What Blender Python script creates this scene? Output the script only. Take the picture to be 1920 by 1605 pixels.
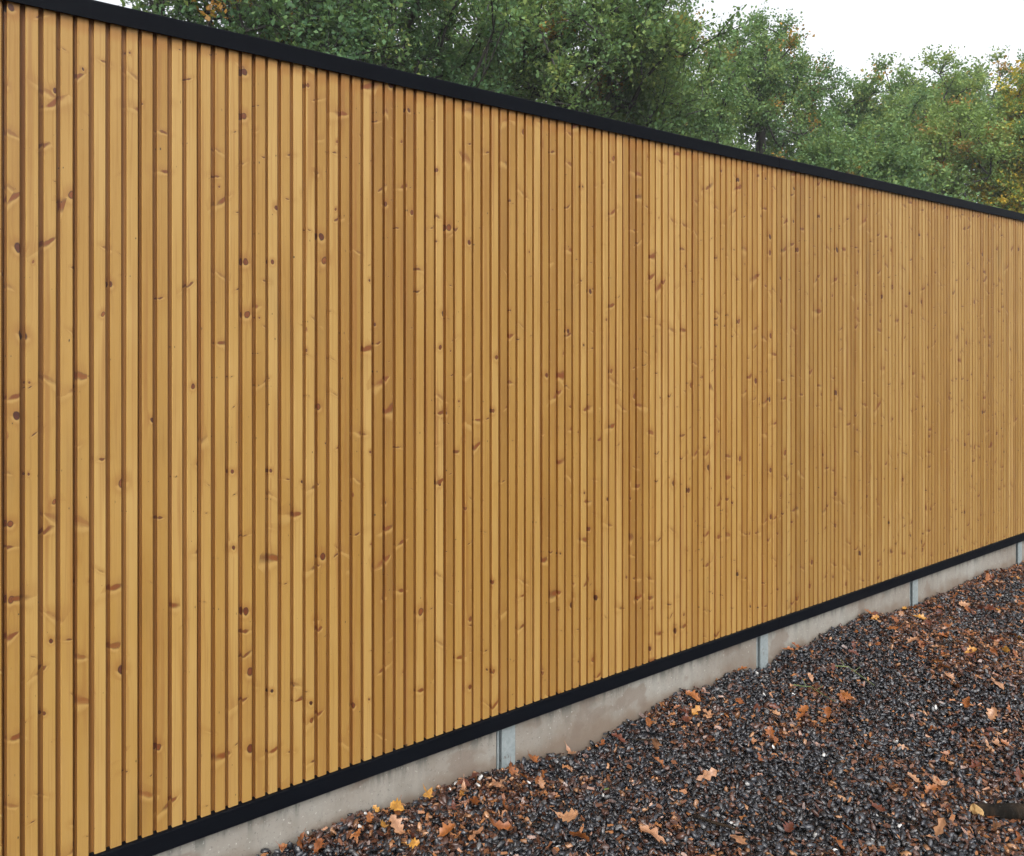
import bpy, math, random
import numpy as np
from mathutils import Vector, Matrix, noise as mnoise

for o in list(bpy.data.objects):
    bpy.data.objects.remove(o)
SC = bpy.context.scene
COL = SC.collection
rnd = random.Random(7)
rng = np.random.default_rng(11)

# ------------------------------------------------------------------ camera
# fence runs along +X with its timber face on Y = 0, camera stands at Y = -D
F_PX, W_PX, HOR = 1500.0, 1920.0, 639.0
XV = 2956.0 - 960.0
TH = math.atan(XV / F_PX)
CT, ST = math.cos(TH), math.sin(TH)
FH = 2.5                                   # height of timber face incl. cap and base trim
D = FH * CT / 0.589
KZ = FH / 0.589
ZE = 0.396 * KZ                            # eye height
CAM = Vector((0, -D, ZE))
FWD = Vector((CT, ST, 0)); RGT = Vector((ST, -CT, 0))
cd = bpy.data.cameras.new('camera'); cam = bpy.data.objects.new('camera', cd)
COL.objects.link(cam); SC.camera = cam
cam.location = CAM
cam.rotation_euler = (math.pi / 2, 0, TH - math.pi / 2)
cd.sensor_width = 36; cd.lens = F_PX / W_PX * 36
cd.shift_y = -(802.5 - HOR) / W_PX
cd.clip_start = 0.05; cd.clip_end = 3000

def at(px, py, Z):                         # photo pixel + depth along the view axis -> world point
    return CAM + FWD * Z + RGT * (Z * (px - 960) / F_PX) + Vector((0, 0, Z * (HOR - py) / F_PX))
def fence_t(px):                           # photo column -> metres along the fence
    Z = F_PX * D / (CT * (2956 - px))
    return (Z - D * ST) / CT
def on_ground(px, py):
    return at(px, py, ZE * F_PX / (py - HOR))

# ------------------------------------------------------------------ world, sun, exposure
SUN_EL, SUN_AZ = math.radians(42), math.radians(232)   # azimuth of the sun, from +X counter-clockwise
world = bpy.data.worlds.new('World'); SC.world = world; world.use_nodes = True
wn = world.node_tree; bg = wn.nodes['Background']
sky = wn.nodes.new('ShaderNodeTexSky'); sky.sky_type = 'NISHITA'; sky.sun_disc = False
sky.sun_elevation = SUN_EL; sky.sun_rotation = math.pi / 2 - SUN_AZ
sky.air_density = 1.0; sky.dust_density = 4.0; sky.ozone_density = 1.0
hs = wn.nodes.new('ShaderNodeHueSaturation'); hs.inputs['Saturation'].default_value = 0.16
wn.links.new(sky.outputs[0], hs.inputs['Color'])
wn.links.new(hs.outputs[0], bg.inputs['Color'])
bg.inputs['Strength'].default_value = 0.15
sl = bpy.data.lights.new('sun', 'SUN'); sl.energy = 0.7; sl.angle = math.radians(40); sl.color = (1.0, 0.96, 0.9)
so = bpy.data.objects.new('sun', sl); COL.objects.link(so)
sdir = Vector((math.cos(SUN_EL) * math.cos(SUN_AZ), math.cos(SUN_EL) * math.sin(SUN_AZ), math.sin(SUN_EL)))
so.rotation_euler = sdir.to_track_quat('Z', 'Y').to_euler(); so.location = sdir * 30
SC.view_settings.view_transform = 'Standard'; SC.view_settings.look = 'None'
SC.view_settings.gamma = 1; SC.view_settings.use_curve_mapping = False
SC.view_settings.exposure = 1.2
SC.cycles.max_bounces = 6; SC.cycles.diffuse_bounces = 3; SC.cycles.glossy_bounces = 2; SC.cycles.transmission_bounces = 3

# ------------------------------------------------------------------ node helpers
class NT:
    def __init__(s, name):
        s.m = bpy.data.materials.new(name); s.m.use_nodes = True
        s.t = s.m.node_tree; s.b = s.t.nodes['Principled BSDF']; s.out = s.t.nodes['Material Output']
    def n(s, typ): return s.t.nodes.new(typ)
    def l(s, a, b): s.t.links.new(a, b)
    def put(s, sock, v):
        if hasattr(v, 'is_output'): s.l(v, sock)
        elif v is not None: sock.default_value = v
    def m_(s, op, a, b=None, c=None, clamp=False):
        n = s.n('ShaderNodeMath'); n.operation = op; n.use_clamp = clamp
        s.put(n.inputs[0], a); s.put(n.inputs[1], b); s.put(n.inputs[2], c); return n.outputs[0]
    def xyz(s, x=0, y=0, z=0):
        n = s.n('ShaderNodeCombineXYZ')
        for i, v in enumerate((x, y, z)): s.put(n.inputs[i], v)
        return n.outputs[0]
    def sep(s, v):
        n = s.n('ShaderNodeSeparateXYZ'); s.l(v, n.inputs[0]); return n.outputs
    def noise(s, vec, scale=1, detail=2, rough=.5, dist=0):
        n = s.n('ShaderNodeTexNoise'); s.l(vec, n.inputs['Vector'])
        n.inputs['Scale'].default_value = scale; n.inputs['Detail'].default_value = detail
        n.inputs['Roughness'].default_value = rough; n.inputs['Distortion'].default_value = dist
        return n.outputs['Fac']
    def white(s, w):
        n = s.n('ShaderNodeTexWhiteNoise'); n.noise_dimensions = '1D'; s.put(n.inputs['W'], w); return n
    def ss(s, v, a, b, lo=0.0, hi=1.0):    # smoothstep map
        n = s.n('ShaderNodeMapRange'); n.interpolation_type = 'SMOOTHSTEP'
        s.put(n.inputs[0], v); s.put(n.inputs[1], a); s.put(n.inputs[2], b)
        n.inputs[3].default_value = lo; n.inputs[4].default_value = hi; return n.outputs[0]
    def mix(s, f, a, b, mode='MIX'):
        n = s.n('ShaderNodeMix'); n.data_type = 'RGBA'; n.blend_type = mode
        s.put(n.inputs[0], f)
        for sock, v in ((n.inputs[6], a), (n.inputs[7], b)):
            s.put(sock, v if hasattr(v, 'is_output') else (*v, 1.0))
        return n.outputs[2]
    def ramp(s, f, stops):
        n = s.n('ShaderNodeValToRGB'); s.l(f, n.inputs[0]); e = n.color_ramp.elements
        while len(e) < len(stops): e.new(0.5)
        for i, (p, c) in enumerate(stops): e[i].position = p; e[i].color = (*c, 1)
        return n.outputs[0]
    def pos(s): return s.n('ShaderNodeNewGeometry').outputs['Position']
    def bump(s, h, strength, dist):
        n = s.n('ShaderNodeBump'); s.l(h, n.inputs['Height'])
        n.inputs['Strength'].default_value = strength; n.inputs['Distance'].default_value = dist
        s.l(n.outputs[0], s.b.inputs['Normal'])
    def set(s, **k):
        for a, v in k.items(): s.put(s.b.inputs[a.replace('_', ' ')], v if not isinstance(v, tuple) else (*v, 1.0))
        return s.m

PITCH = FH * 4.0e-6 * F_PX / (CT * 0.589)  # slat spacing, from the photo's cadence
T0 = fence_t(13.1)                         # left edge of one slat face
FACE = 0.72 * PITCH
SEAM = T0 + round((fence_t(1461) - T0) / PITCH) * PITCH - .14 * PITCH
RIBS = 4                                   # ribs cut from one board share knots and grain

def wood_material(name, tint):
    w = NT(name)
    px, py, pz = w.sep(w.pos())
    sx = w.m_('SUBTRACT', px, T0 - 0.14 * PITCH)
    sid = w.m_('FLOOR', w.m_('DIVIDE', sx, PITCH))
    bid = w.m_('FLOOR', w.m_('DIVIDE', sx, PITCH * RIBS))
    srand = w.white(w.m_('ADD', sid, 31.7)); brand = w.white(w.m_('ADD', bid, 5.3))
    zo = w.m_('MULTIPLY', brand.outputs['Value'], 53.0)
    z = w.m_('ADD', pz, zo)
    xd = w.m_('ADD', px, w.m_('MULTIPLY', py, 0.6))
    # wobble
    wob = w.noise(w.xyz(w.m_('MULTIPLY', xd, 14), py, w.m_('MULTIPLY', z, 9)), 1, 2)
    wobz = w.noise(w.xyz(w.m_('MULTIPLY', xd, 40), py, w.m_('MULTIPLY', z, 40)), 1, 3)
    clean = w.m_('ADD', w.m_('MULTIPLY', w.m_('SUBTRACT', brand.outputs['Value'], .5), .55), w.m_('MULTIPLY', w.m_('SUBTRACT', w.noise(w.xyz(w.m_('MULTIPLY', sid, .31), 0.0, w.m_('MULTIPLY', z, 2.6)), 1, 1), .5), 1.3))
    def knots(cx, cz, rmin, rmax, asp, shear, keep, seed, wedge=False):
        vx = w.m_('ADD', w.m_('DIVIDE', xd, cx), seed)
        vz = w.m_('ADD', w.m_('DIVIDE', z, cz), seed * 2.1)
        v = w.n('ShaderNodeTexVoronoi'); v.voronoi_dimensions = '2D'; v.feature = 'F1'
        w.l(w.xyz(vx, vz, 0), v.inputs['Vector']); v.inputs['Scale'].default_value = 1
        r = w.sep(v.outputs['Color']); p = w.sep(v.outputs['Position'])
        dx = w.m_('MULTIPLY', w.m_('SUBTRACT', vx, p[0]), cx)
        dz = w.m_('MULTIPLY', w.m_('SUBTRACT', vz, p[1]), cz)
        dz = w.m_('SUBTRACT', dz, w.m_('MULTIPLY', dx, w.m_('MULTIPLY', w.m_('SUBTRACT', r[1], .5), shear)))
        dz = w.m_('ADD', dz, w.m_('MULTIPLY', w.m_('SUBTRACT', wobz, .5), 0.015))
        dx = w.m_('ADD', dx, w.m_('MULTIPLY', w.m_('SUBTRACT', wob, .5), 0.006))
        rad = w.m_('ADD', w.m_('MULTIPLY', w.m_('POWER', r[0], 1.8), rmax - rmin), rmin)
        if wedge: rad = w.m_('MULTIPLY', rad, w.m_('MAXIMUM', w.m_('ADD', w.m_('MULTIPLY', dx, w.m_('MULTIPLY', w.m_('SUBTRACT', r[2], .33), 110.0)), 1.0), .15))
        d = w.m_('SQRT', w.m_('ADD', w.m_('POWER', w.m_('DIVIDE', dx, asp), 2), w.m_('POWER', dz, 2)))
        q = w.m_('DIVIDE', d, rad)
        q = w.m_('ADD', q, w.m_('MULTIPLY', w.m_('GREATER_THAN', w.m_('ADD', r[2], clean), keep), 50))
        return q, r, dz, dx
    qA, rA, dzA, dxA = knots(.125, .22, .0035, .0150, 0.75, .8, .64, 3.0)      # round knots
    qB, rB, dzB, dxB = knots(.080, .130, .0014, .0105, 2.2, 1.7, .60, 11.0, True)     # spike knots cut lengthwise
    qC, rC, dzC, dxC = knots(.06, .10, .0012, .0038, .5, .3, .60, 23.0)       # pin knots
    kA = w.ss(qA, 1.15, .8); kB = w.ss(qB, 1.25, .55); kC = w.ss(qC, 1.4, .6)
    # grain: thin vertical growth lines that part round the knots
    near = w.m_('ADD', w.ss(qA, 5.0, .8), w.m_('MULTIPLY', w.ss(qB, 3.5, .8), .6))
    gx = w.m_('ADD', xd, w.m_('MULTIPLY', near, w.m_('MULTIPLY', w.m_('SIGN', dxA), 0.006)))
    g1 = w.noise(w.xyz(w.m_('MULTIPLY', gx, 170), w.m_('MULTIPLY', py, 60), w.m_('MULTIPLY', z, 2.4)), 1, 2, .6, .3)
    g2 = w.noise(w.xyz(w.m_('MULTIPLY', gx, 45), w.m_('MULTIPLY', py, 20), w.m_('MULTIPLY', z, .9)), 1, 2, .5, .4)
    g3 = w.noise(w.xyz(w.m_('ADD', w.m_('MULTIPLY', xd, 9), w.m_('MULTIPLY', sid, 3.7)), py, w.m_('MULTIPLY', z, 2.2)), 1, 3, .55)
    g4 = w.noise(w.xyz(w.m_('MULTIPLY', px, 320), py, w.m_('MULTIPLY', z, 30)), 1, 2, .6)
    tone = w.m_('ADD', w.m_('MULTIPLY', srand.outputs['Value'], .62), w.m_('MULTIPLY', g3, .70))
    tone = w.m_('SUBTRACT', tone, .17)
    base = w.ramp(tone, [(.10, (.475, .335, .165)), (.38, (.395, .255, .095)), (.66, (.325, .190, .053)), (.95, (.235, .122, .028))])
    base = w.mix(w.ss(g2, .54, .72, 0, .55), base, (.25, .105, .026))
    base = w.mix(w.ss(g1, .50, .70, 0, .30), base, (.22, .095, .026))
    base = w.mix(w.ss(g4, .35, .75, 0, .12), base, (.47, .34, .17))
    # weather: greyer bloom low down where splash dries, then orange end stain with cap shadow painted in
    spl = w.m_('MULTIPLY', w.ss(pz, .95, .18), w.noise(w.xyz(px, py, pz), 5, 3), clamp=True)
    base = w.mix(w.m_('MULTIPLY', spl, .55), base, (.40, .27, .145))
    stain_shade = w.ss(w.m_('ADD', pz, w.m_('MULTIPLY', srand.outputs['Value'], .03)), 2.555, 2.585, 0, .6)
    base = w.mix(stain_shade, base, (.30, .14, .028))
    dirt = w.noise(w.xyz(w.m_('MULTIPLY', px, 6), py, w.m_('MULTIPLY', pz, 2)), 1, 2, .6)
    base = w.mix(w.ss(dirt, .58, .82, 0, .35), base, (.19, .13, .055))
    # halos then knots
    base = w.mix(w.m_('MULTIPLY', w.ss(qA, 3.6, 1.0), .50), base, (.26, .115, .028))
    base = w.mix(w.m_('MULTIPLY', w.ss(qB, 4.5, 1.0), .40), base, (.28, .145, .045))
    pale = w.m_('ADD', w.m_('MULTIPLY', w.ss(qB, 2.6, 1.3), w.ss(dzB, .0, -.004)), w.m_('MULTIPLY', w.ss(qA, 2.2, 1.2), w.ss(dzA, .0, -.006)), clamp=True)
    base = w.mix(w.m_('MULTIPLY', pale, .42), base, (.56, .42, .22))
    hA = w.ramp(w.m_('ADD', w.m_('MULTIPLY', wobz, .5), w.m_('MULTIPLY', rA[1], .6)), [(.2, (.040, .009, .003)), (.5, (.125, .032, .008)), (.85, (.22, .075, .020))])
    ringA = w.m_('MULTIPLY', w.ss(qA, 1.25, 1.0), w.ss(qA, .6, .9))
    hA = w.mix(w.m_('MULTIPLY', ringA, .7), hA, (.022, .007, .004))
    base = w.mix(kA, base, hA)
    cB = w.mix(rB[0], (.042, .010, .003), (.20, .062, .014))
    ringB = w.m_('MULTIPLY', w.m_('MULTIPLY', w.ss(qB, 1.3, 1.0), w.ss(qB, .55, .95)), w.ss(wob, .45, .6))
    cB = w.mix(w.m_('MULTIPLY', ringB, .8), cB, (.035, .010, .004))
    base = w.mix(w.m_('MULTIPLY', kB, w.ss(rB[1], .0, .5, .35, .97)), base, cB)
    base = w.mix(w.m_('MULTIPLY', kC, w.ss(rC[1], .0, .6, .2, .9)), base, (.030, .012, .006))
    base = w.mix(w.m_('GREATER_THAN', px, SEAM), base, w.mix(1.0, base, (.92, .945, 1.0), 'MULTIPLY'))   # second batch of boards past the joint
    base = w.mix(1.0, base, tint, 'MULTIPLY')
    w.set(Base_Color=base, Roughness=w.ss(g1, .3, .7, .46, .66))
    w.b.inputs['Specular IOR Level'].default_value = .42
    return w.m

def concrete_material():
    c = NT('cast_concrete'); x, y, z = c.sep(c.pos()); P = c.pos()
    a = c.noise(P, 3.1, 5, .62); b = c.noise(c.xyz(c.m_('MULTIPLY', x, 26), y, c.m_('MULTIPLY', z, 5)), 1, 4, .65)
    sp = c.noise(P, 110, 4, .7)
    base = c.ramp(a, [(.28, (.148, .124, .100)), (.5, (.203, .187, .162)), (.72, (.238, .232, .208))])
    top = c.ss(z, .075, .16)
    base = c.mix(c.m_('MULTIPLY', c.ss(b, .46, .62), c.m_('ADD', c.m_('MULTIPLY', top, .75), .12)), base, (.062, .066, .058))
    base = c.mix(c.ss(sp, .57, .68, 0, .65), base, (.09, .085, .078))
    base = c.mix(c.ss(c.noise(P, 90, 2), .66, .74, 0, .6), base, (.42, .41, .38))
    low = c.m_('MULTIPLY', c.ss(c.m_('ADD', z, c.m_('MULTIPLY', c.noise(P, 9, 4), .16)), .145, .060), .85)
    base = c.mix(low, base, (.13, .095, .068))
    st = c.m_('MULTIPLY', c.ss(c.noise(c.xyz(c.m_('MULTIPLY', x, 5), y, c.m_('MULTIPLY', z, 7)), 1, 3), .55, .62), .6)
    base = c.mix(st, base, (.13, .10, .078))
    c.set(Base_Color=base, Roughness=.88)
    c.bump(c.m_('ADD', c.m_('MULTIPLY', sp, .5), c.m_('MULTIPLY', a, .8)), .5, .003)
    return c.m

def trim_material():
    c = NT('black_painted_trim'); P = c.pos(); x, y, z = c.sep(P)
    a = c.noise(c.xyz(c.m_('MULTIPLY', x, 4), y, c.m_('MULTIPLY', z, 30)), 1, 4, .6); f = c.noise(P, 260, 2)
    st = c.noise(c.xyz(c.m_('MULTIPLY', x, 60), y, c.m_('MULTIPLY', z, 6)), 1, 3, .6)
    base = c.mix(a, (.0014, .0017, .0026), (.0032, .0042, .0068))
    base = c.mix(c.ss(st, .62, .8, 0, .35), base, (.009, .010, .012))
    c.set(Base_Color=base, Roughness=c.ss(f, .3, .7, .50, .66)); c.b.inputs['Specular IOR Level'].default_value = .05
    c.bump(c.m_('ADD', f, c.m_('MULTIPLY', a, 2)), .15, .001)
    return c.m

def steel_material():
    c = NT('galvanised_steel'); P = c.pos(); x, y, z = c.sep(P)
    v = c.n('ShaderNodeTexVoronoi'); c.l(P, v.inputs['Vector']); v.inputs['Scale'].default_value = 90
    r = c.sep(v.outputs['Color'])
    base = c.mix(r[0], (.175, .205, .21), (.22, .25, .255))
    d = c.noise(P, 24, 5, .7); rust = c.m_('MULTIPLY', c.ss(d, .60, .68), c.ss(z, .10, .03))
    base = c.mix(c.m_('MULTIPLY', rust, .9), base, (.085, .060, .045))
    c.set(Base_Color=base, Roughness=.6, Metallic=.1)
    return c.m

def gravel_material():
    c = NT('slate_chippings'); a = c.n('ShaderNodeAttribute'); a.attribute_name = 'stone_colour'
    P = c.pos(); f = c.noise(P, 420, 4, .65)
    base = c.mix(c.ss(f, .3, .75, 0, .55), a.outputs['Color'], (.012, .011, .012))
    c.set(Base_Color=base, Roughness=c.ss(c.noise(P, 60, 2), .3, .7, .12, .45))
    c.b.inputs['Specular IOR Level'].default_value = .6
    c.bump(f, .5, .0018)
    return c.m

def ground_material():
    c = NT('dark_grit_soil'); P = c.pos(); x, y, z = c.sep(P)
    v = c.n('ShaderNodeTexVoronoi'); c.l(P, v.inputs['Vector']); v.inputs['Scale'].default_value = 62
    r = c.sep(v.outputs['Color'])
    base = c.ramp(r[0], [(0, (.004, .0045, .006)), (.5, (.022, .023, .028)), (.72, (.045, .022, .014)), (.93, (.06, .06, .065)), (1, (.26, .13, .06))])
    wood = c.ramp(c.noise(P, 2.4, 5, .65), [(.3, (.045, .05, .018)), (.55, (.085, .06, .028)), (.75, (.05, .07, .02))])
    base = c.mix(c.ss(y, .15, .5), base, wood)
    c.set(Base_Color=base, Roughness=.8)
    c.bump(v.outputs['Distance'], 1.0, -.02)
    return c.m

def foliage_material(name, stops, autumn, aut_amt=1.0):
    c = NT(name); g = c.n('ShaderNodeNewGeometry'); a = c.n('ShaderNodeAttribute'); a.attribute_name = 'turning'
    r = g.outputs['Random Per Island']
    r2 = c.white(c.m_('MULTIPLY', r, 917.0)).outputs['Value']
    base = c.ramp(c.m_('ADD', c.m_('MULTIPLY', r, .5), c.m_('MINIMUM', c.m_('MULTIPLY', a.outputs['Fac'], 1.2), .5)), stops)
    f = c.ss(c.m_('ADD', a.outputs['Fac'], c.m_('MULTIPLY', c.m_('SUBTRACT', r2, .5), .45)), .58, .72, 0, aut_amt)
    base = c.mix(f, base, c.ramp(r2, autumn))
    c.set(Base_Color=base, Roughness=.52); c.b.inputs['Specular IOR Level'].default_value = .2
    tr = c.n('ShaderNodeBsdfTranslucent'); c.l(c.mix(.5, base, (.16, .22, .03)), tr.inputs['Color'])
    mx = c.n('ShaderNodeMixShader'); mx.inputs[0].default_value = .42
    c.l(c.b.outputs[0], mx.inputs[1]); c.l(tr.outputs[0], mx.inputs[2]); c.l(mx.outputs[0], c.out.inputs['Surface'])
    return c.m

def bark_material(name, a, b):
    c = NT(name); P = c.pos(); x, y, z = c.sep(P)
    f = c.noise(c.xyz(c.m_('MULTIPLY', x, 14), c.m_('MULTIPLY', y, 14), c.m_('MULTIPLY', z, 3)), 1, 5, .65)
    c.set(Base_Color=c.mix(c.ss(f, .35, .65), a, b), Roughness=.9); c.bump(f, .7, .03)
    return c.m

def dead_leaf_material(name, c1, c2, c3):
    c = NT(name); oi = c.n('ShaderNodeObjectInfo'); P = c.pos()
    f = c.noise(P, 130, 4, .6); u = c.n('ShaderNodeAttribute'); u.attribute_name = 'vein'
    base = c.mix(oi.outputs['Random'], c1, c2)
    base = c.mix(c.ss(f, .45, .72, 0, .6), base, c3)
    base = c.mix(c.m_('MULTIPLY', u.outputs['Fac'], .45), base, c3)
    c.set(Base_Color=base, Roughness=c.ss(f, .3, .7, .35, .6)); c.bump(f, .4, .002)
    return c.m

M = dict(wood=wood_material('planed_treated_pine', (.690, .605, .365)), rough=wood_material('groove_shade_pine', (.58, .39, .185)), concrete=concrete_material(), trim=trim_material(), steel=steel_material(),  # second tint: redder pine, darkened to paint in the groove shade
         gravel=gravel_material(), ground=ground_material(),
         bark=bark_material('oak_bark', (.012, .011, .010), (.040, .035, .030)),
         pale_bark=bark_material('pale_bark', (.20, .19, .17), (.42, .40, .36)),
         log_bark=bark_material('wet_log_bark', (.004, .003, .002), (.026, .017, .010)))
cw = NT('fresh_cut_wood'); cw.set(Base_Color=cw.ramp(cw.noise(cw.pos(), 60, 3), [(.3, (.30, .16, .055)), (.7, (.50, .34, .15))]), Roughness=.7); M['cut'] = cw.m

# ------------------------------------------------------------------ mesh helpers
def link(o, parent=None, loc=None):
    COL.objects.link(o)
    if parent: o.parent = parent
    if loc is not None: o.location = loc
    return o
def np_mesh(name, v, faces, mat, smooth=True, attrs=None):
    me = bpy.data.meshes.new(name); v = np.asarray(v, np.float32)
    me.vertices.add(len(v)); me.vertices.foreach_set('co', v.ravel())
    if not isinstance(faces, list): faces = [faces]
    faces = [np.asarray(f, np.int32) for f in faces if len(f)]
    tot = sum(f.size for f in faces); npoly = sum(len(f) for f in faces)
    me.loops.add(tot); me.polygons.add(npoly)
    me.loops.foreach_set('vertex_index', np.concatenate([f.ravel() for f in faces]))
    sizes = np.concatenate([np.full(len(f), f.shape[1], np.int32) for f in faces])
    me.polygons.foreach_set('loop_start', np.concatenate([[0], np.cumsum(sizes)[:-1]]).astype(np.int32))
    me.polygons.foreach_set('use_smooth', np.full(npoly, bool(smooth)))
    for an, (typ, arr) in (attrs or {}).items():
        at_ = me.attributes.new(an, typ, 'POINT')
        at_.data.foreach_set('color' if 'COLOR' in typ else 'value', np.asarray(arr, np.float32).ravel())
    me.update(calc_edges=True); me.validate(); me.materials.append(mat)
    return me
def box_mesh(name, x0, x1, y0, y1, z0, z1, mat, bev=0.0):
    """box with its vertical long edges and ends chamfered by bev"""
    if bev <= 0:
        v = [(x, y, z) for z in (z0, z1) for y in (y0, y1) for x in (x0, x1)]
        f = [(0, 2, 3, 1), (4, 5, 7, 6), (0, 1, 5, 4), (2, 6, 7, 3), (0, 4, 6, 2), (1, 3, 7, 5)]
        return np_mesh(name, v, np.array(f), mat, smooth=False)
    def ring(z, i):
        a, b, c, d = x0 + i, x1 - i, y0 + i, y1 - i; e = bev
        return [(a + e, c, z), (b - e, c, z), (b, c + e, z), (b, d - e, z), (b - e, d, z), (a + e, d, z), (a, d - e, z), (a, c + e, z)]
    v = ring(z0, bev * .7) + ring(z0 + bev * .7, 0) + ring(z1 - bev * .7, 0) + ring(z1, bev * .7)
    q = [(r * 8 + i, r * 8 + (i + 1) % 8, r * 8 + 8 + (i + 1) % 8, r * 8 + 8 + i) for r in range(3) for i in range(8)]
    caps = [tuple(range(7, -1, -1)), tuple(range(24, 32))]
    return np_mesh(name, v, [np.array(q), np.array(caps)], mat, smooth=False)
def tag(o, label, cat=None, group=None, kind=None):
    o['label'] = label
    if cat: o['category'] = cat
    if group: o['group'] = group
    if kind: o['kind'] = kind
    return o
def tubes(P0, P1, R0, R1, n=6):
    """numpy cone segments"""
    P0, P1, R0, R1 = map(lambda a: np.asarray(a, float), (P0, P1, R0, R1))
    d = P1 - P0; L = np.linalg.norm(d, axis=1, keepdims=True); d = d / np.maximum(L, 1e-9)
    ref = np.where(np.abs(d[:, 2:3]) < .9, np.array([[0, 0, 1.]]), np.array([[1., 0, 0]]))
    u = np.cross(d, ref); u /= np.linalg.norm(u, axis=1, keepdims=True); w = np.cross(d, u)
    a = np.arange(n) * 2 * np.pi / n
    ring = u[:, None] * np.cos(a)[None, :, None] + w[:, None] * np.sin(a)[None, :, None]
    A = P0[:, None] + ring * R0[:, None, None]; B = P1[:, None] + ring * R1[:, None, None]
    v = np.concatenate([A, B], 1).reshape(-1, 3)
    i = np.arange(n); f = np.stack([i, (i + 1) % n, n + (i + 1) % n, n + i], 1)
    f = (f[None] + (np.arange(len(P0)) * 2 * n)[:, None, None]).reshape(-1, 4)
    return v, f

# ------------------------------------------------------------------ ground
def gz(x, y):
    h = 0.022 * math.sin(1.7 * x + .6 + y * .9) + 0.016 * math.sin(4.3 * x - 1.1 * y + 1.2) + 0.012 * math.sin(3.1 * y + 2.2 * x)
    h -= 0.045 * math.exp(-((x - fence_t(1432) + .02) / .14) ** 2 - (y / .35) ** 2)
    h += 0.020 * math.exp(-abs(y) / .22) * (math.sin(7.3 * x + .4) * .6 + math.sin(15.1 * x + 2) * .4 + .15)
    far = max(0.0, math.hypot(x - 3, y) - 9)
    return h * math.exp(-far * .3) - .004
def axis(lo, hi, step, far):
    c = list(np.arange(lo, hi + 1e-6, step)); a, s = hi, step
    while a < far: s *= 1.45; a += s; c.append(a)
    a, s = lo, step
    while a > -far: s *= 1.45; a -= s; c.insert(0, a)
    return np.array(c)
ax, ay = axis(-3, 11, .1, 900), axis(-5, 1, .1, 900)
gv = [(x, y, gz(x, y) - .022) for y in ay for x in ax]
nx = len(ax)
gf = [(j * nx + i, j * nx + i + 1, (j + 1) * nx + i + 1, (j + 1) * nx + i) for j in range(len(ay) - 1) for i in range(nx - 1)]
ground = link(bpy.data.objects.new('ground', np_mesh('ground', gv, np.array(gf), M['ground'])))
ground['kind'] = 'structure'

# ------------------------------------------------------------------ fence
ZB = ZE - .360 * KZ; ZT = ZB + FH
CAPH = .0222 * FH; TRIMH = .0226 * FH
T_START, T_END = -1.75, 9.6
fence = link(bpy.data.objects.new('timber_fence', None), loc=(T_START, 0, 0))
tag(fence, 'long tall slatted pine fence with black cap and base trim above concrete boards', 'fence')
def part(name, me, loc=(0, 0, 0)):
    o = bpy.data.objects.new(name, me); link(o, fence, (loc[0] - T_START, loc[1], loc[2])); return o
SZ0, SZ1 = ZB + TRIMH - .004, ZT - CAPH + .012
def slat_mesh(k):
    """ribbed slat, arrises eased, with a little bow along its length"""
    r = random.Random(k); nz = 9; e = .0016; w = FACE; d = .0165
    prof = [(0, d), (0, e), (e, 0), (w - e, 0), (w, e), (w, d)]
    v = []; ph, am, am2 = r.uniform(0, 6), r.uniform(.0002, .0007), r.uniform(.0002, .0008)
    for i in range(nz):
        f = i / (nz - 1); z = SZ0 + (SZ1 - SZ0) * f
        bx, by = am * math.sin(ph + 5 * f), am2 * math.sin(ph * 2 + 4 * f)
        v += [(x + bx, y + (by if y < d else 0), z) for x, y in prof]
    n = len(prof)
    q = [(i * n + j, i * n + j + 1, i * n + n + j + 1, i * n + n + j) for i in range(nz - 1) for j in range(n - 1)]
    caps = [tuple(range(n - 1, -1, -1)), tuple(range((nz - 1) * n, nz * n))]
    me = np_mesh('slat', v, [np.array(q), np.array(caps)], M['wood'], smooth=False)
    me.materials.append(M['rough'])                          # flanks take the redder pine with groove shade put into its colour
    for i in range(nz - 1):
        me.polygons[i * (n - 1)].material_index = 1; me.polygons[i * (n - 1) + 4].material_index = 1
    return me
smesh = [slat_mesh(k) for k in range(8)]
k0, k1 = int(math.ceil((T_START - T0) / PITCH)), int((T_END - T0) / PITCH)
for k in range(k0, k1):
    t = T0 + k * PITCH + rnd.gauss(0, .00035)
    o = part('slat', smesh[rnd.randrange(8)], (t, rnd.gauss(0, .0006), 0))
    o.scale.x = 1 + rnd.gauss(0, .018)
for b in range((k0 + 3) // RIBS - 1, k1 // RIBS + 1):                      # boards the ribs stand on
    x0 = max(T0 - .14 * PITCH + b * RIBS * PITCH, T_START - .02); x1 = min(T0 - .14 * PITCH + (b + 1) * RIBS * PITCH, T_END)
    if x1 - x0 < .02: continue
    part('backing_board', box_mesh('backing_board', 0, x1 - x0 - .0012, .0165, .037, SZ0, SZ1, M['rough'], .0008), (x0, 0, 0))  # groove floors wear the same shade-tinted pine
SEC = 4.4
cuts = sorted([s for s in (SEAM + SEC * k for k in range(-4, 5)) if T_START < s < T_END] + [T_START, T_END])
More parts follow.
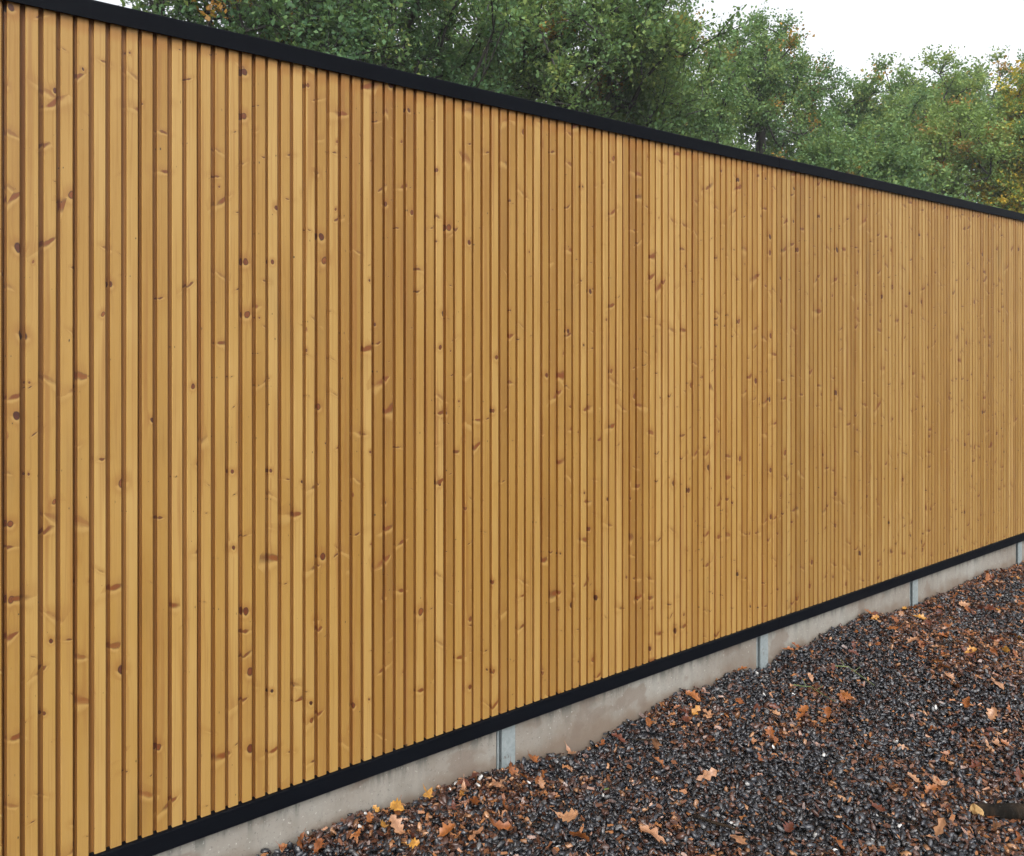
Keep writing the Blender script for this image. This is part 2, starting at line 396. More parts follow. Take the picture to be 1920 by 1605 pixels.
for a, b in zip(cuts, cuts[1:]):
    L = b - a - .0015
    # cap: folded channel with a sloped top
    pr = [(-.013, ZT - CAPH), (-.013, ZT - .004), (-.010, ZT), (.072, ZT + .004), (.076, ZT), (.076, ZT - CAPH), (.071, ZT - CAPH), (.071, ZT - .006), (-.008, ZT - .008), (-.008, ZT - CAPH)]
    v = [(0, y, z) for y, z in pr] + [(L, y, z) for y, z in pr]; n = len(pr)
    q = [(i, n + i, n + (i + 1) % n, (i + 1) % n) for i in range(n)]
    part('top_cap', np_mesh('top_cap', v, [np.array(q), np.array([tuple(range(n))]), np.array([tuple(range(2 * n - 1, n - 1, -1))])], M['trim'], smooth=False), (a, rnd.uniform(-.0008, .0008), 0))
    part('base_trim', box_mesh('base_trim', 0, L, -.014, .045, ZB, ZB + TRIMH, M['trim'], .0022), (a, rnd.uniform(-.0006, .0006), rnd.uniform(-.0006, .0006)))
BAY = 1.612
posts = [fence_t(955), fence_t(1434.5), fence_t(1718), fence_t(1914)]
while posts[-1] + BAY < T_END: posts.append(posts[-1] + BAY)
while posts[0] - BAY > T_START: posts.insert(0, posts[0] - BAY)
def post_mesh():
    w, zt = .032, ZT - .02
    # I section: front flange below the trim, web, rear flange
    pr = [(-w, .004), (w, .004), (w, .010), (.004, .010), (.004, .104), (w, .104), (w, .110), (-w, .110), (-w, .104), (-.004, .104), (-.004, .010), (-w, .010)]
    z1 = ZB - .0015; n = len(pr)
    v = [(x, y, -.55) for x, y in pr] + [(x, y, z1) for x, y in pr]
    q = [(i, (i + 1) % n, n + (i + 1) % n, n + i) for i in range(n)]
    # rear mast runs on up behind the boards
    k = len(v); bx = [(-w, .046), (w, .046), (w, .110), (-w, .110)]
    v += [(x, y, z1) for x, y in bx] + [(x, y, zt) for x, y in bx]
    q += [(k + i, k + (i + 1) % 4, k + 4 + (i + 1) % 4, k + 4 + i) for i in range(4)] + [(k + 4, k + 5, k + 6, k + 7)]
    return np_mesh('post', v, [np.array(q), np.array([tuple(range(n, 2 * n))])], M['steel'], smooth=False)
pm = post_mesh()
for t in posts: tag(part('post', pm, (t, 0, 0)), 'galvanised grey steel post under the black trim')
ends = [T_START + .02] + posts + [T_END]
for a, b in zip(ends, ends[1:]):
    x0, x1 = a + .012, b - (.052 if b in posts else .01)      # boards stop short on one side: dark packing gap
    cb = part('concrete_board', box_mesh('concrete_board', 0, x1 - x0, 0, .05, -.22, ZB - .002, M['concrete'], .004), (x0, .0125 + rnd.uniform(0, .002), rnd.uniform(-.001, 0)))
    if b in posts: part('packer', box_mesh('packer', 0, .008, 0, .03, -.2, ZB - .003, M['steel'], .001), (b - .044, .02, 0))

# ------------------------------------------------------------------ gravel
def stone_shapes():
    c = [-1, 0, 1]; pts = [(x, y, z) for x in c for y in c for z in c if (x, y, z) != (0, 0, 0)]
    idx = {p: i for i, p in enumerate(pts)}; quads = []
    for a in range(3):
        b, d = (a + 1) % 3, (a + 2) % 3
        for s in (-1, 1):
            for i in (-1, 0):
                for j in (-1, 0):
                    def mk(u, v_):
                        p = [0, 0, 0]; p[a] = s; p[b] = u; p[d] = v_; return idx[tuple(p)]
                    q = (mk(i, j), mk(i + 1, j), mk(i + 1, j + 1), mk(i, j + 1))
                    quads.append(q if s > 0 else q[::-1])
    base = np.array(pts, float); base /= np.linalg.norm(base, axis=1, keepdims=True)
    out = []
    for k in range(14):
        g = np.random.default_rng(100 + k); v = np.sign(base) * np.abs(base) ** g.uniform(.62, 1.0)
        v = v * (1 + g.normal(0, .13, (len(v), 1)))
        v += v[:, [1, 2, 0]] * g.normal(0, .16, 3)
        v *= np.array([1.0, g.uniform(.5, .78), g.uniform(.28, .5)])
        out.append(v)
    return np.stack(out), np.array(quads)
SH, SQ = stone_shapes()
def rotmats(n, tilt):
    a = rng.uniform(0, 2 * np.pi, n); b = rng.normal(0, tilt, n); c = rng.normal(0, tilt, n); z = np.zeros(n); o = np.ones(n)
    def stk(r): return np.stack([np.stack(x, -1) for x in r], 1)
    Rz = stk([[np.cos(a), -np.sin(a), z], [np.sin(a), np.cos(a), z], [z, z, o]])
    Rx = stk([[o, z, z], [z, np.cos(b), -np.sin(b)], [z, np.sin(b), np.cos(b)]])
    Ry = stk([[np.cos(c), z, np.sin(c)], [z, o, z], [-np.sin(c), z, np.cos(c)]])
    return Rz @ Rx @ Ry
cxy = np.array([CAM.x, CAM.y]); fw = np.array([FWD.x, FWD.y]); rg = np.array([RGT.x, RGT.y])
def view_cols(p):
    q = p - cxy; Z = q @ fw; X = q @ rg; Zs = np.maximum(Z, .05)
    return 960 + F_PX * X / Zs, HOR + F_PX * ZE / Zs, Z
gzv = np.vectorize(gz)
def scatter(n, margin):
    p = np.stack([rng.uniform(-1.2, 9.0, n), rng.uniform(-4.0, .006, n)], 1)
    x, y, Z = view_cols(p)
    return p[(Z > .3) & (x > -200 - margin) & (x < 1920 + margin) & (y < 1605 + margin)]
def drift(p):                                # where leaves and brown grit have gathered
    a = np.array([mnoise.noise(Vector((x * 1.9, y * 2.6, .4))) + .5 * mnoise.noise(Vector((x * 5.2, y * 6.1, 3.3))) for x, y in p])
    far = np.clip((view_cols(p)[2] - 3.4) / .8, 0, 1) * .22
    near = np.clip((1250 - view_cols(p)[0]) / 350, 0, 1) * .20
    return np.clip((a + far + near - .02) / .30, 0, 1)
def stones(p, tilt, smin, smax):
    n = len(p); k = rng.integers(0, len(SH), n)
    s = smin + (smax - smin) * rng.beta(1.6, 2.6, n)
    v = SH[k] * s[:, None, None]
    v = np.einsum('nij,nkj->nki', rotmats(n, tilt), v)
    z = gzv(p[:, 0], p[:, 1]) + rng.uniform(-.012, .015, n)
    y = np.minimum(p[:, 1], -s * .2)
    v += np.stack([p[:, 0], y, z], 1)[:, None]
    col = np.empty((n, 3)); r = rng.random(n); u = rng.random((n, 1))
    Zp = view_cols(p)[2]
    # brown and litter-coloured stones lie in patches
    pt = drift(p)
    col[:] = np.array([.006, .0068, .0088]) + u * u * np.array([.033, .036, .045])
    br = r < .12 + .28 * pt; col[br] = (np.array([.028, .012, .008]) + u * np.array([.065, .030, .020]))[br]
    tn = (r > .965 - .08 * pt); col[tn] = (np.array([.15, .065, .026]) + u * np.array([.24, .14, .075]))[tn]
    gy = (r > .80) & (r < .86); col[gy] = (np.array([.055, .056, .06]) + u * .09)[gy]
    wh = r > .9955; col[wh] = (np.array([.30, .295, .28]) + u * .35)[wh]
    v[wh] = (v[wh] - v[wh].mean(1, keepdims=True)) * .75 + v[wh].mean(1, keepdims=True) + np.array([0, 0, .006])
    nv = SH.shape[1]
    f = (SQ[None] + (np.arange(n) * nv)[:, None, None]).reshape(-1, 4)
    return v.reshape(-1, 3), f, np.repeat(np.concatenate([col, np.ones((n, 1))], 1), nv, 0)
p = scatter(220000, 120); p = p[:23500]
V, Fq, Cc = stones(p, .62, .0070, .0195)
pu = scatter(200000, 60)[:15000]
pm_ = scatter(60000, 900); xm, ym, Zm = view_cols(pm_)
pm_ = pm_[((xm > 1980) | (ym > 1665)) & (np.linalg.norm(pm_ - np.array([3.2, -1.6]), axis=1) < 3.6)][:15000]   # apron round the part in view
pu = np.concatenate([pu, pm_]); nu = len(pu)                       # lower course of stones, coarser
ICO = np.array([(0, 0, 1)] + [(.894 * math.cos(a * .4 * math.pi), .894 * math.sin(a * .4 * math.pi), .447) for a in range(5)] + [(.894 * math.cos((a + .5) * .4 * math.pi), .894 * math.sin((a + .5) * .4 * math.pi), -.447) for a in range(5)])
IF = np.array([(0, 1 + a, 1 + (a + 1) % 5) for a in range(5)] + [t_ for a in range(5) for t_ in ((1 + a, 6 + a, 1 + (a + 1) % 5), (6 + a, 6 + (a + 1) % 5, 1 + (a + 1) % 5))])
uv = ICO[None] * rng.uniform(.8, 1.2, (nu, 11, 1)) * (rng.uniform(.009, .016, nu)[:, None] * np.stack([np.ones(nu), rng.uniform(.55, .8, nu), rng.uniform(.4, .6, nu)], 1))[:, None]
uv = np.einsum('nij,nkj->nki', rotmats(nu, .5), uv) + np.stack([pu[:, 0], np.minimum(pu[:, 1], -.004), gzv(pu[:, 0], pu[:, 1]) - rng.uniform(.006, .016, nu)], 1)[:, None]
uc = np.array([.008, .0088, .011]) + rng.random((nu, 1)) ** 2 * np.array([.05, .045, .048])
ub = rng.random(nu) < .22; uc[ub] = np.array([.05, .021, .013])
nV = len(V); V = np.concatenate([V, uv.reshape(-1, 3)]); Cc = np.concatenate([Cc, np.repeat(np.concatenate([uc, np.ones((nu, 1))], 1), 11, 0)])
Fu = (IF[None] + (nV + np.arange(nu) * 11)[:, None, None]).reshape(-1, 3)
grav = link(bpy.data.objects.new('gravel', np_mesh('gravel', V, [Fq, Fu], M['gravel'], True, {'stone_colour': ('FLOAT_COLOR', Cc)})))
tag(grav, 'wet dark slate chippings with scattered brown and tan pebbles along the fence', 'gravel', kind='stuff')

# ------------------------------------------------------------------ fallen leaves, litter, sticks, log
def oak_leaf(seed, lobes=4, width=.33, curl=.25, bend=.3):
    r = random.Random(seed); ns = 19; v = []; vein = []
    for i in range(ns):
        s = i / (ns - 1)
        env = width * (math.sin(math.pi * min(1, s * .98 + .02)) ** .75) * (.55 + .75 * s)
        lob = .74 + .26 * math.cos(2 * math.pi * (s * lobes + .45)) + r.uniform(-.10, .10)
        w = max(.012, env * lob)
        y = s - .5; zb = bend * (y * y) + .05 * math.sin(7 * s + seed)
        for side, fr in ((-1, 1), (-1, .5), (0, 0), (1, .5), (1, 1)):
            ww = w * fr * (1 + .12 * math.sin(seed + side + 5 * s))
            v.append((side * ww, y, zb + curl * (ww / width) ** 2 * width + .025 * math.sin(9 * s + side * 2 + seed) * fr))
            vein.append(1.0 if side == 0 else 0.0)
    v += [(-.012, -.5, bend * .25), (.012, -.5, bend * .25), (.016, -.72, bend * .45), (-.008, -.72, bend * .45)]; vein += [1] * 4
    q = [(i * 5 + j, i * 5 + j + 1, i * 5 + j + 6, i * 5 + j + 5) for i in range(ns - 1) for j in range(4)]
    b = ns * 5; q.append((b, b + 1, b + 2, b + 3))
    return v, q, vein
def maple_leaf(seed):
    r = random.Random(seed); v = [(0, 0, 0)]; vein = [1]
    tips = [(-2.35, .5), (-1.25, .85), (0, 1.0), (1.25, .85), (2.35, .5)]; ang = []
    for k, (a, L) in enumerate(tips):
        ang += [(a - .30, L * .62), (a - .17, L * .70), (a, L), (a + .17, L * .72), (a + .30, L * .60)]
        if k < 4: ang.append(((a + tips[k + 1][0]) / 2, .34))
    ang += [(2.95, .14), (3.33, .14)]
    for a, L in ang:
        L *= .5 * r.uniform(.93, 1.07); v.append((L * math.sin(a), L * math.cos(a), .22 * L * L * 2 + .04 * math.sin(3 * a + seed))); vein.append(0)
    n = len(ang); t = [(0, 1 + (i + 1) % n, 1 + i) for i in range(n)]
    return v, t, vein
MATL = {
 'orange': dead_leaf_material('orange_brown_leaf', (.22, .075, .016), (.16, .048, .012), (.07, .022, .008)),
 'tan': dead_leaf_material('pinkish_tan_leaf', (.31, .165, .085), (.24, .115, .058), (.12, .055, .028)),
 'rust': dead_leaf_material('rust_red_leaf', (.10, .026, .011), (.070, .018, .009), (.032, .010, .006)),
 'yellow': dead_leaf_material('ochre_yellow_leaf', (.36, .18, .03), (.29, .13, .024), (.16, .065, .016)),
 'green': dead_leaf_material('green_leaf', (.10, .19, .05), (.12, .16, .05), (.06, .10, .03))}
LM = {}
shapes = {'flat': (.10, .15), 'curled': (.62, .35), 'bent': (.30, 1.0)}
for c in MATL:
    for sname, (cu, be) in shapes.items():
        for vv in range(3):
            v, q, ve = oak_leaf(hash((sname, vv)) % 97 if False else (vv * 13 + len(sname) * 7), 3 + vv % 2 + (vv == 2), .27 + .05 * vv, cu, be)
            LM[c, sname, vv] = np_mesh('oak_leaf', v, np.array(q), MATL[c], True, {'vein': ('FLOAT', ve)})
v, t, ve = maple_leaf(3); MAPLE = {c: np_mesh('maple_leaf', v, np.array(t), MATL[c], False, {'vein': ('FLOAT', ve)}) for c in ('yellow', 'tan', 'orange')}
LW = {'orange': 'orange-brown', 'tan': 'pale pinkish tan', 'rust': 'dark rust-red', 'yellow': 'ochre yellow', 'green': 'green'}
NLEAF = 235
def put_leaf(name, me, x, y, size, label, group, tilt=.35, up=.012, rz=None):
    o = link(bpy.data.objects.new(name, me)); o.scale = (size,) * 3
    o.location = (x, min(y, -size * .45), gz(x, y) + up + .009 + size * .06)
    o.rotation_euler = (rnd.gauss(0, tilt), rnd.gauss(0, tilt), rnd.uniform(0, 6.28) if rz is None else rz)
    if label is None:
        sw = 'small' if size < .052 else ('large' if size > .074 else 'middling')
        if (o.location - LOGP).length < .45: wh = 'near the cut log'
        elif min(abs(x - t) for t in posts) < .22 and y > -.6: wh = 'near a galvanised post'
        elif y > -.30: wh = 'by the foot of a concrete board'
        elif y > -.9: wh = 'on gravel a short step from the concrete boards'
        else: wh = 'out on the open dark gravel'
        label = f'{sw} {group} oak leaf {wh}'; group = f'{sw} {group} oak leaves {wh}'
    return tag(o, label, 'leaf', group)
LOGP = on_ground(1850, 1525)
# leaves that can be picked out in the photograph (pixel -> point on the ground): x, y, colour, shape, size
spots = [(1230,1390,'tan','flat',.085),(1062,1390,'tan','bent',.07),(1325,1450,'tan','flat',.09),(1215,1352,'orange','curled',.075),
 (1300,1318,'orange','curled',.085),(1065,1545,'tan','bent',.085),(1085,1585,'orange','flat',.08),(1225,1575,'tan','curled',.10),
 (1330,1345,'tan','bent',.06),(1425,1425,'orange','bent',.055),(1590,1415,'tan','flat',.06),(1760,1465,'tan','bent',.07),(1545,1460,'orange','bent',.075),
 (1715,1460,'tan','bent',.06),(1790,1300,'orange','curled',.085),(1815,1325,'orange','curled',.08),(1860,1345,'tan','curled',.07),(1845,1260,'orange','flat',.07),
 (1680,1220,'orange','curled',.08),(1695,1235,'orange','flat',.07),(1735,1215,'tan','bent',.07),(1760,1240,'tan','curled',.08),(1765,1215,'orange','curled',.07),
 (1820,1245,'yellow','curled',.07),(1780,1285,'tan','curled',.055),(1870,1300,'tan','flat',.08),(1590,1250,'tan','flat',.06),(1520,1270,'tan','curled',.05),
 (1460,1225,'orange','curled',.07),(1490,1222,'orange','bent',.06),(1900,1150,'tan','curled',.08),(1870,1120,'orange','curled',.07),(1725,1165,'yellow','curled',.08),
 (1850,1090,'orange','bent',.08),(1800,1110,'tan','curled',.06),(1640,1180,'yellow','flat',.07),(895,1590,'tan','flat',.07),(935,1575,'orange','bent',.08),
 (745,1580,'tan','bent',.08),(835,1590,'orange','curled',.08),(930,1480,'tan','flat',.06),(1015,1470,'tan','curled',.05),(985,1415,'orange','curled',.07),
 (1130,1380,'orange','bent',.05),(870,1500,'tan','bent',.07),(1385,1580,'tan','flat',.08),(1760,1575,'tan','bent',.09),(1570,1595,'orange','curled',.07),
 (1480,1560,'rust','curled',.06),(1590,1570,'orange','curled',.06),(1650,1530,'rust','bent',.06),(1420,1330,'rust','flat',.05),(1450,1390,'orange','bent',.06)]
for px_, py_, c, s, sz in spots:
    P = on_ground(px_, py_)
    put_leaf('oak_leaf', LM[c, s, rnd.randrange(3)], P.x, P.y, sz * 1.0, None, f'{s} {LW[c]}')
names_n = 0
while names_n < NLEAF:
    q = scatter(1, 60)
    if not len(q): continue
    x, y = float(q[0, 0]), float(q[0, 1]); ix, iy, Z = view_cols(q)
    dens = .30 + .75 * (Z[0] > 3.3) + .5 * (y > -.35)
    if rnd.random() > dens * (.10 + .9 * float(drift(q)[0])): continue
    c = rnd.choices(['orange', 'tan', 'rust', 'yellow'], [6, 2.2, 4, .5])[0]; s = rnd.choice(list(shapes))
    put_leaf('oak_leaf', LM[c, s, rnd.randrange(3)], x, y, rnd.uniform(.035, .075), None, f'{s} {LW[c]}', .45, .008)
    names_n += 1
P = on_ground(795, 1508); put_leaf('maple_leaf', MAPLE['yellow'], P.x, -.07, .085, 'bright ochre star-shaped maple leaf propped near the concrete board', None, .1, .03).rotation_euler = (.7, .1, .5)
P = on_ground(728, 1518); put_leaf('oak_leaf', LM['yellow', 'curled', 1], P.x, -.06, .075, 'brownish yellow curled leaf leaning at the concrete board foot', None, .3, .02)
P = on_ground(1137, 1475); put_leaf('oak_leaf', LM['green', 'flat', 0], P.x, P.y, .045, 'small fresh green leaf among the dark chippings', None, .2, .014)
# brown leaf fragments and seed husks
n = 10500; q = scatter(160000, 100)
pt = drift(q)
_, _, Zq = view_cols(q); q = q[rng.random(len(q)) < .20 + .75 * pt][:n]; n = len(q)
fl = np.array([(-.5, -.18, 0), (-.1, -.33, .1), (.5, -.05, .0), (.35, .22, .12), (-.1, .30, .05), (-.45, .14, .16)])
sz = rng.uniform(.010, .032, n)
lv = np.einsum('nij,nkj->nki', rotmats(n, .5), fl[None] * sz[:, None, None] * np.stack([np.ones(n), rng.uniform(.35, 1, n), rng.uniform(.5, 3, n)], 1)[:, None])
lv += np.stack([q[:, 0], np.minimum(q[:, 1], -.02), gzv(q[:, 0], q[:, 1]) + rng.uniform(.005, .016, n)], 1)[:, None]
u = rng.random((n, 1)); lc = np.array([.035, .011, .006]) + u * u * np.array([.17, .070, .030]); hi = rng.random(n) < .17; lc[hi] = np.array([.30, .125, .045])
lf = (np.array([[0, 1, 4, 5], [1, 2, 3, 4]])[None] + (np.arange(n) * 6)[:, None, None]).reshape(-1, 4)
lit = link(bpy.data.objects.new('leaf_litter', np_mesh('leaf_litter', lv.reshape(-1, 3), lf, M['gravel'], True, {'stone_colour': ('FLOAT_COLOR', np.repeat(np.concatenate([lc, np.ones((n, 1))], 1), 6, 0))})))
tag(lit, 'broken brown leaf fragments and husks strewn over the chippings', 'leaf litter', kind='stuff')

def stick(name, pts, r0, r1, mat, label, cat='twig', forks=()):
    P = [Vector(p) for p in pts]; fine = []
    for a, b in zip(P, P[1:]):
        for i in range(4): fine.append(a.lerp(b, i / 4) + Vector((rnd.gauss(0, r0 * .35), rnd.gauss(0, r0 * .35), rnd.gauss(0, r0 * .2))))
    fine.append(P[-1]); A, B, Ra, Rb = [], [], [], []; m = len(fine) - 1
    base = fine[0].copy()
    for i in range(m):
        A.append(fine[i] - base); B.append(fine[i + 1] - base); Ra.append(r0 + (r1 - r0) * i / m); Rb.append(r0 + (r1 - r0) * (i + 1) / m)
    for fi, d, L in forks:
        s = fine[fi] - base; A.append(s); B.append(s + Vector(d) * L); Ra.append(r1); Rb.append(r1 * .5)
    v, f = tubes(A, B, Ra, Rb, 7)
    o = link(bpy.data.objects.new(name, np_mesh(name, v, f, mat)), loc=base)
    return tag(o, label, cat)
def gp(px_, py_, up=.022):
    P = on_ground(px_, py_); P.z = gz(P.x, P.y) + up; return P
stick('twig', [gp(1300, 1525), gp(1335, 1540), gp(1395, 1562)], .0058, .004, M['log_bark'], 'short dark brown stick half sunk in the chippings')
stick('twig', [gp(1650, 1538), gp(1712, 1556), gp(1740, 1600)], .0038, .002, M['log_bark'], 'forked thin dark twig beside the log', forks=((4, (.8, .15, .05), .09),))
stick('twig', [gp(1185, 1376), gp(1250, 1383)], .0040, .002, M['log_bark'], 'thin straight dark twig near the concrete board')
stick('twig', [gp(1755, 1235), gp(1815, 1210), gp(1850, 1240)], .0030, .002, M['log_bark'], 'bent dark twig among the orange leaves')
GRN = bark_material('mossy_green_stem', (.05, .075, .022), (.13, .16, .06))
stick('sprig', [gp(1560, 1257, .02), gp(1590, 1260, .022), gp(1640, 1290, .02)], .0028, .0015, GRN, 'arching mossy green sprig on the leafy gravel', 'sprig', ((3, (.2, .5, .6), .05), (5, (.5, -.4, .5), .05)))
stick('sprig', [gp(1487, 1282, .02), gp(1520, 1285, .022), gp(1565, 1312, .02)], .0028, .0015, GRN, 'low green sprig near the galvanised post', 'sprig', ((3, (.2, .5, .6), .05), (5, (.5, -.4, .5), .05)))
# log with pale cut end
root = link(bpy.data.objects.new('cut_log', None)); A = gp(1832, 1524, .0); Bp = gp(2100, 1536, .0)
root.location = A; d = (Bp - A); d.z = 0; Ln = d.length; root.rotation_euler = (0, 0, math.atan2(d.y, d.x))
tag(root, 'dark wet cut log with pale sawn end lying on the gravel', 'log')
nr, ns = 16, 22; v = []; R = .024
for i in range(ns + 1):
    s = i / ns
    for j in range(nr):
        a = 2 * math.pi * j / nr; rr = R * (1 + .10 * math.sin(3 * a + 9 * s) * (i > 0) + .06 * math.sin(23 * s + a * 2) + rnd.gauss(0, .03) * (i > 0)) * (.93 if i == 0 else 1)
        v.append((s * Ln + ((-.5 * math.cos(a) + .12 * math.sin(3 * a)) * R if i == 0 else 0), rr * math.cos(a) + .012 * math.sin(5 * s), .027 + rr * math.sin(a)))
q = [(i * nr + j, i * nr + (j + 1) % nr, (i + 1) * nr + (j + 1) % nr, (i + 1) * nr + j) for i in range(ns) for j in range(nr)]
link(bpy.data.objects.new('bark', np_mesh('bark', v, np.array(q), M['log_bark'])), root)
M['log_bark'].node_tree.nodes['Principled BSDF'].inputs['Specular IOR Level'].default_value = .15
rim = [(x - .002, y * .97, .027 + (z - .027) * .97) for x, y, z in v[:nr]]
v = [(-.006, 0, .027)] + rim + [(x + .006, y, z) for x, y, z in rim]
q = [(1 + j, 1 + nr + j, 1 + nr + (j + 1) % nr, 1 + (j + 1) % nr) for j in range(nr)]
link(bpy.data.objects.new('cut_end', np_mesh('cut_end', v, [np.array(q), np.array([(0, 1 + j, 1 + (j + 1) % nr) for j in range(nr)])], M['cut'], False)), root)

# ------------------------------------------------------------------ trees beyond the fence
GREENS = {
 'dark': [(0, (.052, .115, .060)), (.5, (.100, .200, .092)), (.85, (.165, .270, .095)), (1, (.25, .31, .085))],
 'mid': [(0, (.060, .128, .060)), (.5, (.120, .215, .082)), (.85, (.20, .285, .085)), (1, (.30, .33, .09))],
 'light': [(0, (.085, .155, .050)), (.5, (.165, .26, .072)), (.85, (.26, .325, .09)), (1, (.36, .37, .10))],
 'gold': [(0, (.09, .16, .045)), (.38, (.17, .25, .06)), (.55, (.50, .40, .05)), (1, (.56, .33, .03))]}
AUT = [(0, (.30, .11, .025)), (.5, (.40, .22, .035)), (1, (.22, .12, .05))]
FM = {k: foliage_material(k + '_oak_leaves', v, AUT) for k, v in GREENS.items()}
def make_tree(name, label, px_, Z, top_y, width, tone, seed, ncl=230, leaf=.085, tw=13, nl=12, aut=.10, bark='bark', depth_ratio=.8, low=.30, point=0.0):
    g = np.random.default_rng(seed)
    base = at(px_, HOR, Z); base.z = 0
    H = ZE + Z * (HOR - top_y) / F_PX
    root = link(bpy.data.objects.new(name, None), loc=(base.x, base.y, -.02)); tag(root, label, 'tree')
    R = width * Z / F_PX / 2
    cz, rz = H * (1 + low) / 2, H * (1 - low) / 2
    # crown = several overlapping lobes
    nlobe = 11; lob = []
    for i in range(nlobe):
        a = 2 * math.pi * (i / nlobe) + g.uniform(-.4, .4); hh = g.uniform(-.75, .70)
        k = (1 - .35 * max(hh, 0)) * (1 - point * max(hh + .2, 0))
        lob.append((R * .55 * k * math.cos(a), R * .55 * k * math.sin(a), cz + rz * hh * .8, R * g.uniform(.36, .56), rz * g.uniform(.26, .42)))
    lob.append((0, 0, cz + rz * .52, R * .42 * (1 - point * .4), rz * .48)); lob.append((0, 0, cz, R * .6, rz * .6))
    lob = np.array(lob); wts = lob[:, 3] ** 2 * lob[:, 4]; pick = g.choice(len(lob), ncl, p=wts / wts.sum())
    dv = g.normal(0, 1, (ncl, 3)); dv /= np.linalg.norm(dv, axis=1, keepdims=True); rr = g.random(ncl) ** .38
    L = lob[pick]; pts = L[:, :3] + dv * rr[:, None] * np.stack([L[:, 3], L[:, 3] * .95, L[:, 4]], 1)
    # what the fence hides even from a step aside is left out
    wy = pts[:, 1] + base.y; zc = ZE + (pts[:, 2] - ZE) * D / (wy + D)
    pts = pts[zc > ZT - .30]
    # stem and limbs: each cluster grows from the closest wood below it
    st = []; nst = 14; lean = g.normal(0, .03 * H, 2)
    for i in range(nst):
        s = i / (nst - 1); st.append((lean[0] * s * s + g.normal(0, .008 * H) * s, lean[1] * s * s + g.normal(0, .008 * H) * s, H * .80 * s))
    nodes = [np.array(p_) for p_ in st]; par = [-1] + list(range(nst - 1))
    order = np.argsort(np.hypot(pts[:, 0], pts[:, 1]) + .25 * pts[:, 2])
    tips = []
    for ii in order:
        p_ = pts[ii]; arr = np.array(nodes); dd = arr - p_
        cost = np.linalg.norm(dd, axis=1) + 2.2 * np.maximum(0, dd[:, 2] + .25 * np.hypot(dd[:, 0], dd[:, 1])) + (arr[:, 2] < H * low * .75) * 5
        j = int(np.argmin(cost)); a0 = arr[j]; ln = np.linalg.norm(p_ - a0); m = max(1, int(ln / .55)); prev = j
        side = g.normal(0, .09 * ln, 3)
        for k in range(1, m + 1):
            s = k / m; q_ = a0 + (p_ - a0) * s + side * math.sin(math.pi * s) + np.array([0, 0, -.08 * ln * math.sin(math.pi * s)])
            nodes.append(q_); par.append(prev); prev = len(nodes) - 1
        tips.append(prev)
    nodes = np.array(nodes); par = np.array(par); cnt = np.zeros(len(nodes))
    for t_ in tips: cnt[t_] += 1
    for i in range(len(nodes) - 1, 0, -1): cnt[par[i]] += cnt[i]
    rad = .011 * np.maximum(cnt, 1) ** .47 * (H / 10)
    rad[:nst] = np.maximum(rad[:nst], np.linspace(.022 * H, .004 * H, nst)); rad[0] *= 1.5
    i = np.arange(1, len(nodes)); tr_ = i < nst
    def wood(nm, ids, n, par_):
        pr = par[ids]; r0 = np.where((ids >= nst) & (pr < nst), rad[ids] * 1.15, rad[pr])
        v_, f_ = tubes(nodes[pr], nodes[ids], r0, rad[ids], n)
        return link(bpy.data.objects.new(nm, np_mesh(nm, v_, f_, M[bark])), par_)
    trunk = wood('trunk', i[tr_], 9, root); wood('limbs', i[~tr_], 5, trunk)['kind'] = 'stuff'
    # twigs and leaves
    C = nodes[tips]; nC = len(C); ctr = np.array([0, 0, cz - rz * .3])
    out = C - ctr; out /= np.linalg.norm(out, axis=1, keepdims=True)
    ca = g.random(nC) * .42; tu = g.random(nC) < aut; ca[tu] = g.uniform(.6, 1.0, tu.sum())
    td = out[:, None] * .55 + g.normal(0, .62, (nC, tw, 3)) + np.array([0, 0, .12]); td /= np.linalg.norm(td, axis=2, keepdims=True)
    tl = g.uniform(.28, .72, (nC, tw, 1)) * (.6 + R / 7)
    tipv = C[:, None] + td * tl; tipv[:, :, 2] -= .12 * tl[:, :, 0] ** 2
    v_, f_ = tubes(np.repeat(C, tw, 0), tipv.reshape(-1, 3), np.full(nC * tw, .008), np.full(nC * tw, .002), 3)
    twg = np_mesh('twigs', v_, f_, M[bark])
    s = (np.arange(nl) + .8) / nl
    pos = C[:, None, None] + (tipv - C[:, None])[:, :, None] * s[None, None, :, None]
    pos = pos + g.normal(0, .055, pos.shape)
    N = nC * tw * nl; pos = pos.reshape(-1, 3)
    ld = np.repeat(td.reshape(-1, 3), nl, 0) * .5 + g.normal(0, .6, (N, 3)); ld /= np.linalg.norm(ld, axis=1, keepdims=True)
    nrm = g.normal(0, .55, (N, 3)) + np.array([0, 0, .8]); sd = np.cross(ld, nrm); sd /= np.linalg.norm(sd, axis=1, keepdims=True); up = np.cross(sd, ld)
    sz_ = leaf * g.uniform(.6, 1.25, (N, 1))
    a = pos; b = pos + ld * sz_ * .55 + sd * sz_ * .34 + up * sz_ * .08; c = pos + ld * sz_ - up * sz_ * .10; d_ = pos + ld * sz_ * .5 - sd * sz_ * .34 + up * sz_ * .08
    v_ = np.stack([a, b, c, d_], 1).reshape(-1, 3); f_ = np.arange(N * 4).reshape(-1, 4)
    cr = link(bpy.data.objects.new('crown', np_mesh('crown', v_, f_, FM[tone], True, {'turning': ('FLOAT', np.repeat(ca, tw * nl * 4))})), root)
    cr['kind'] = 'stuff'; 
    if Z < 18: link(bpy.data.objects.new('twigs', twg), cr)['kind'] = 'stuff'
    return root

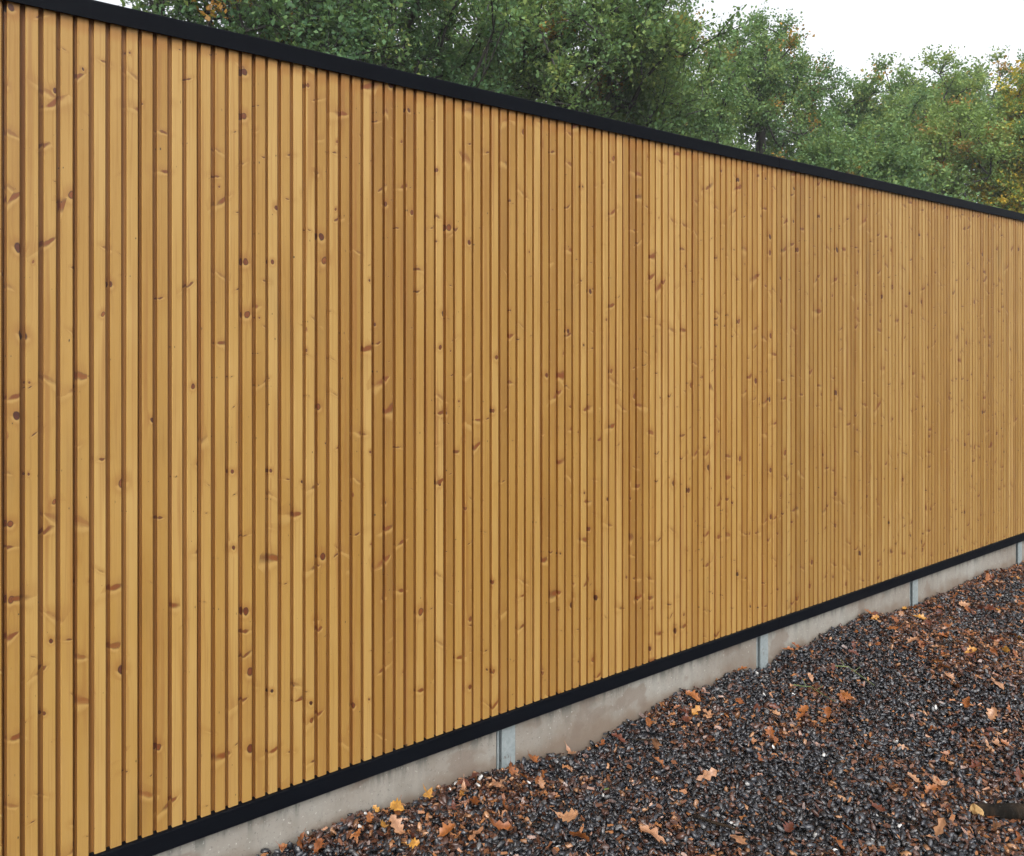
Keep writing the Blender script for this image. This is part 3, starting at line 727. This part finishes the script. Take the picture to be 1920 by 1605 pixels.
OT = 'oak_tree'
make_tree(OT, 'dark green oak with open limbs and sky gaps rising closest behind the fence', 400, 12.5, -260, 700, 'dark', 1, 165, .088, 14, 12, .03)
make_tree(OT, 'large dark oak with heavy dark trunk showing through its crown', 690, 13.5, -300, 700, 'dark', 2, 225, .088, 15, 14, .04)
make_tree(OT, 'broad mid-green oak with yellowing sprays and full bushy crown', 1060, 17, -120, 640, 'mid', 3, 352, .095, 15, 14, .05)
make_tree(OT, 'leaning green oak with sparse thin top beside the pointed oak', 1255, 21, -25, 330, 'mid', 4, 254, .09, 14, 13, .05)
make_tree(OT, 'pointed narrow oak standing up against the white sky', 1440, 25, 5, 370, 'mid', 5, 352, .10, 14, 13, .05, point=.5)
make_tree(OT, 'small rounded light green oak under the shoulder of the pointed oak', 1600, 27, 122, 320, 'mid', 6, 274, .11, 13, 12, .05)
make_tree(OT, 'light green oak with ragged windswept top', 1745, 31, 92, 350, 'light', 7, 294, .12, 13, 12, .05)
make_tree(OT, 'golden yellow autumn oak behind the fence', 1915, 24, 105, 165, 'gold', 8, 254, .11, 14, 13, .06)
make_tree(OT, 'low spreading yellow-green oak beside the golden one', 1790, 25, 195, 340, 'light', 9, 254, .10, 13, 12, .08)
make_tree(OT, 'squat dark green oak in the hollow below the ragged-topped oak', 1640, 20, 205, 340, 'mid', 10, 274, .095, 13, 12, .04)
make_tree(OT, 'deep green oak filling in behind the two largest oaks', 900, 23, 60, 480, 'dark', 12, 274, .11, 13, 12, .03)
make_tree(OT, 'grey-green oak set back behind the bushy yellowing oak', 1200, 29, 90, 420, 'mid', 14, 254, .13, 12, 12, .04)
make_tree(OT, 'distant dull green oak behind the golden and ragged oaks', 1850, 38, 100, 460, 'mid', 15, 274, .15, 12, 12, .06)
make_tree(OT, 'distant round-topped oak seen past the shoulder of the pointed oak', 1670, 36, 122, 340, 'light', 16, 235, .15, 12, 12, .06)

# ------------------------------------------------------------------ damp autumn air
hz = NT('damp_air'); hz.t.nodes.remove(hz.b)
pv = hz.n('ShaderNodeVolumePrincipled'); pv.inputs['Color'].default_value = (.93, .97, 1.0, 1); pv.inputs['Density'].default_value = .001
hz.l(pv.outputs[0], hz.out.inputs['Volume'])
hb = link(bpy.data.objects.new('haze', box_mesh('haze', -1000, 1000, -1000, 1000, -1.2, 19, hz.m)))
tag(hb, 'thin damp autumn haze hanging over the whole place', 'haze', kind='stuff')
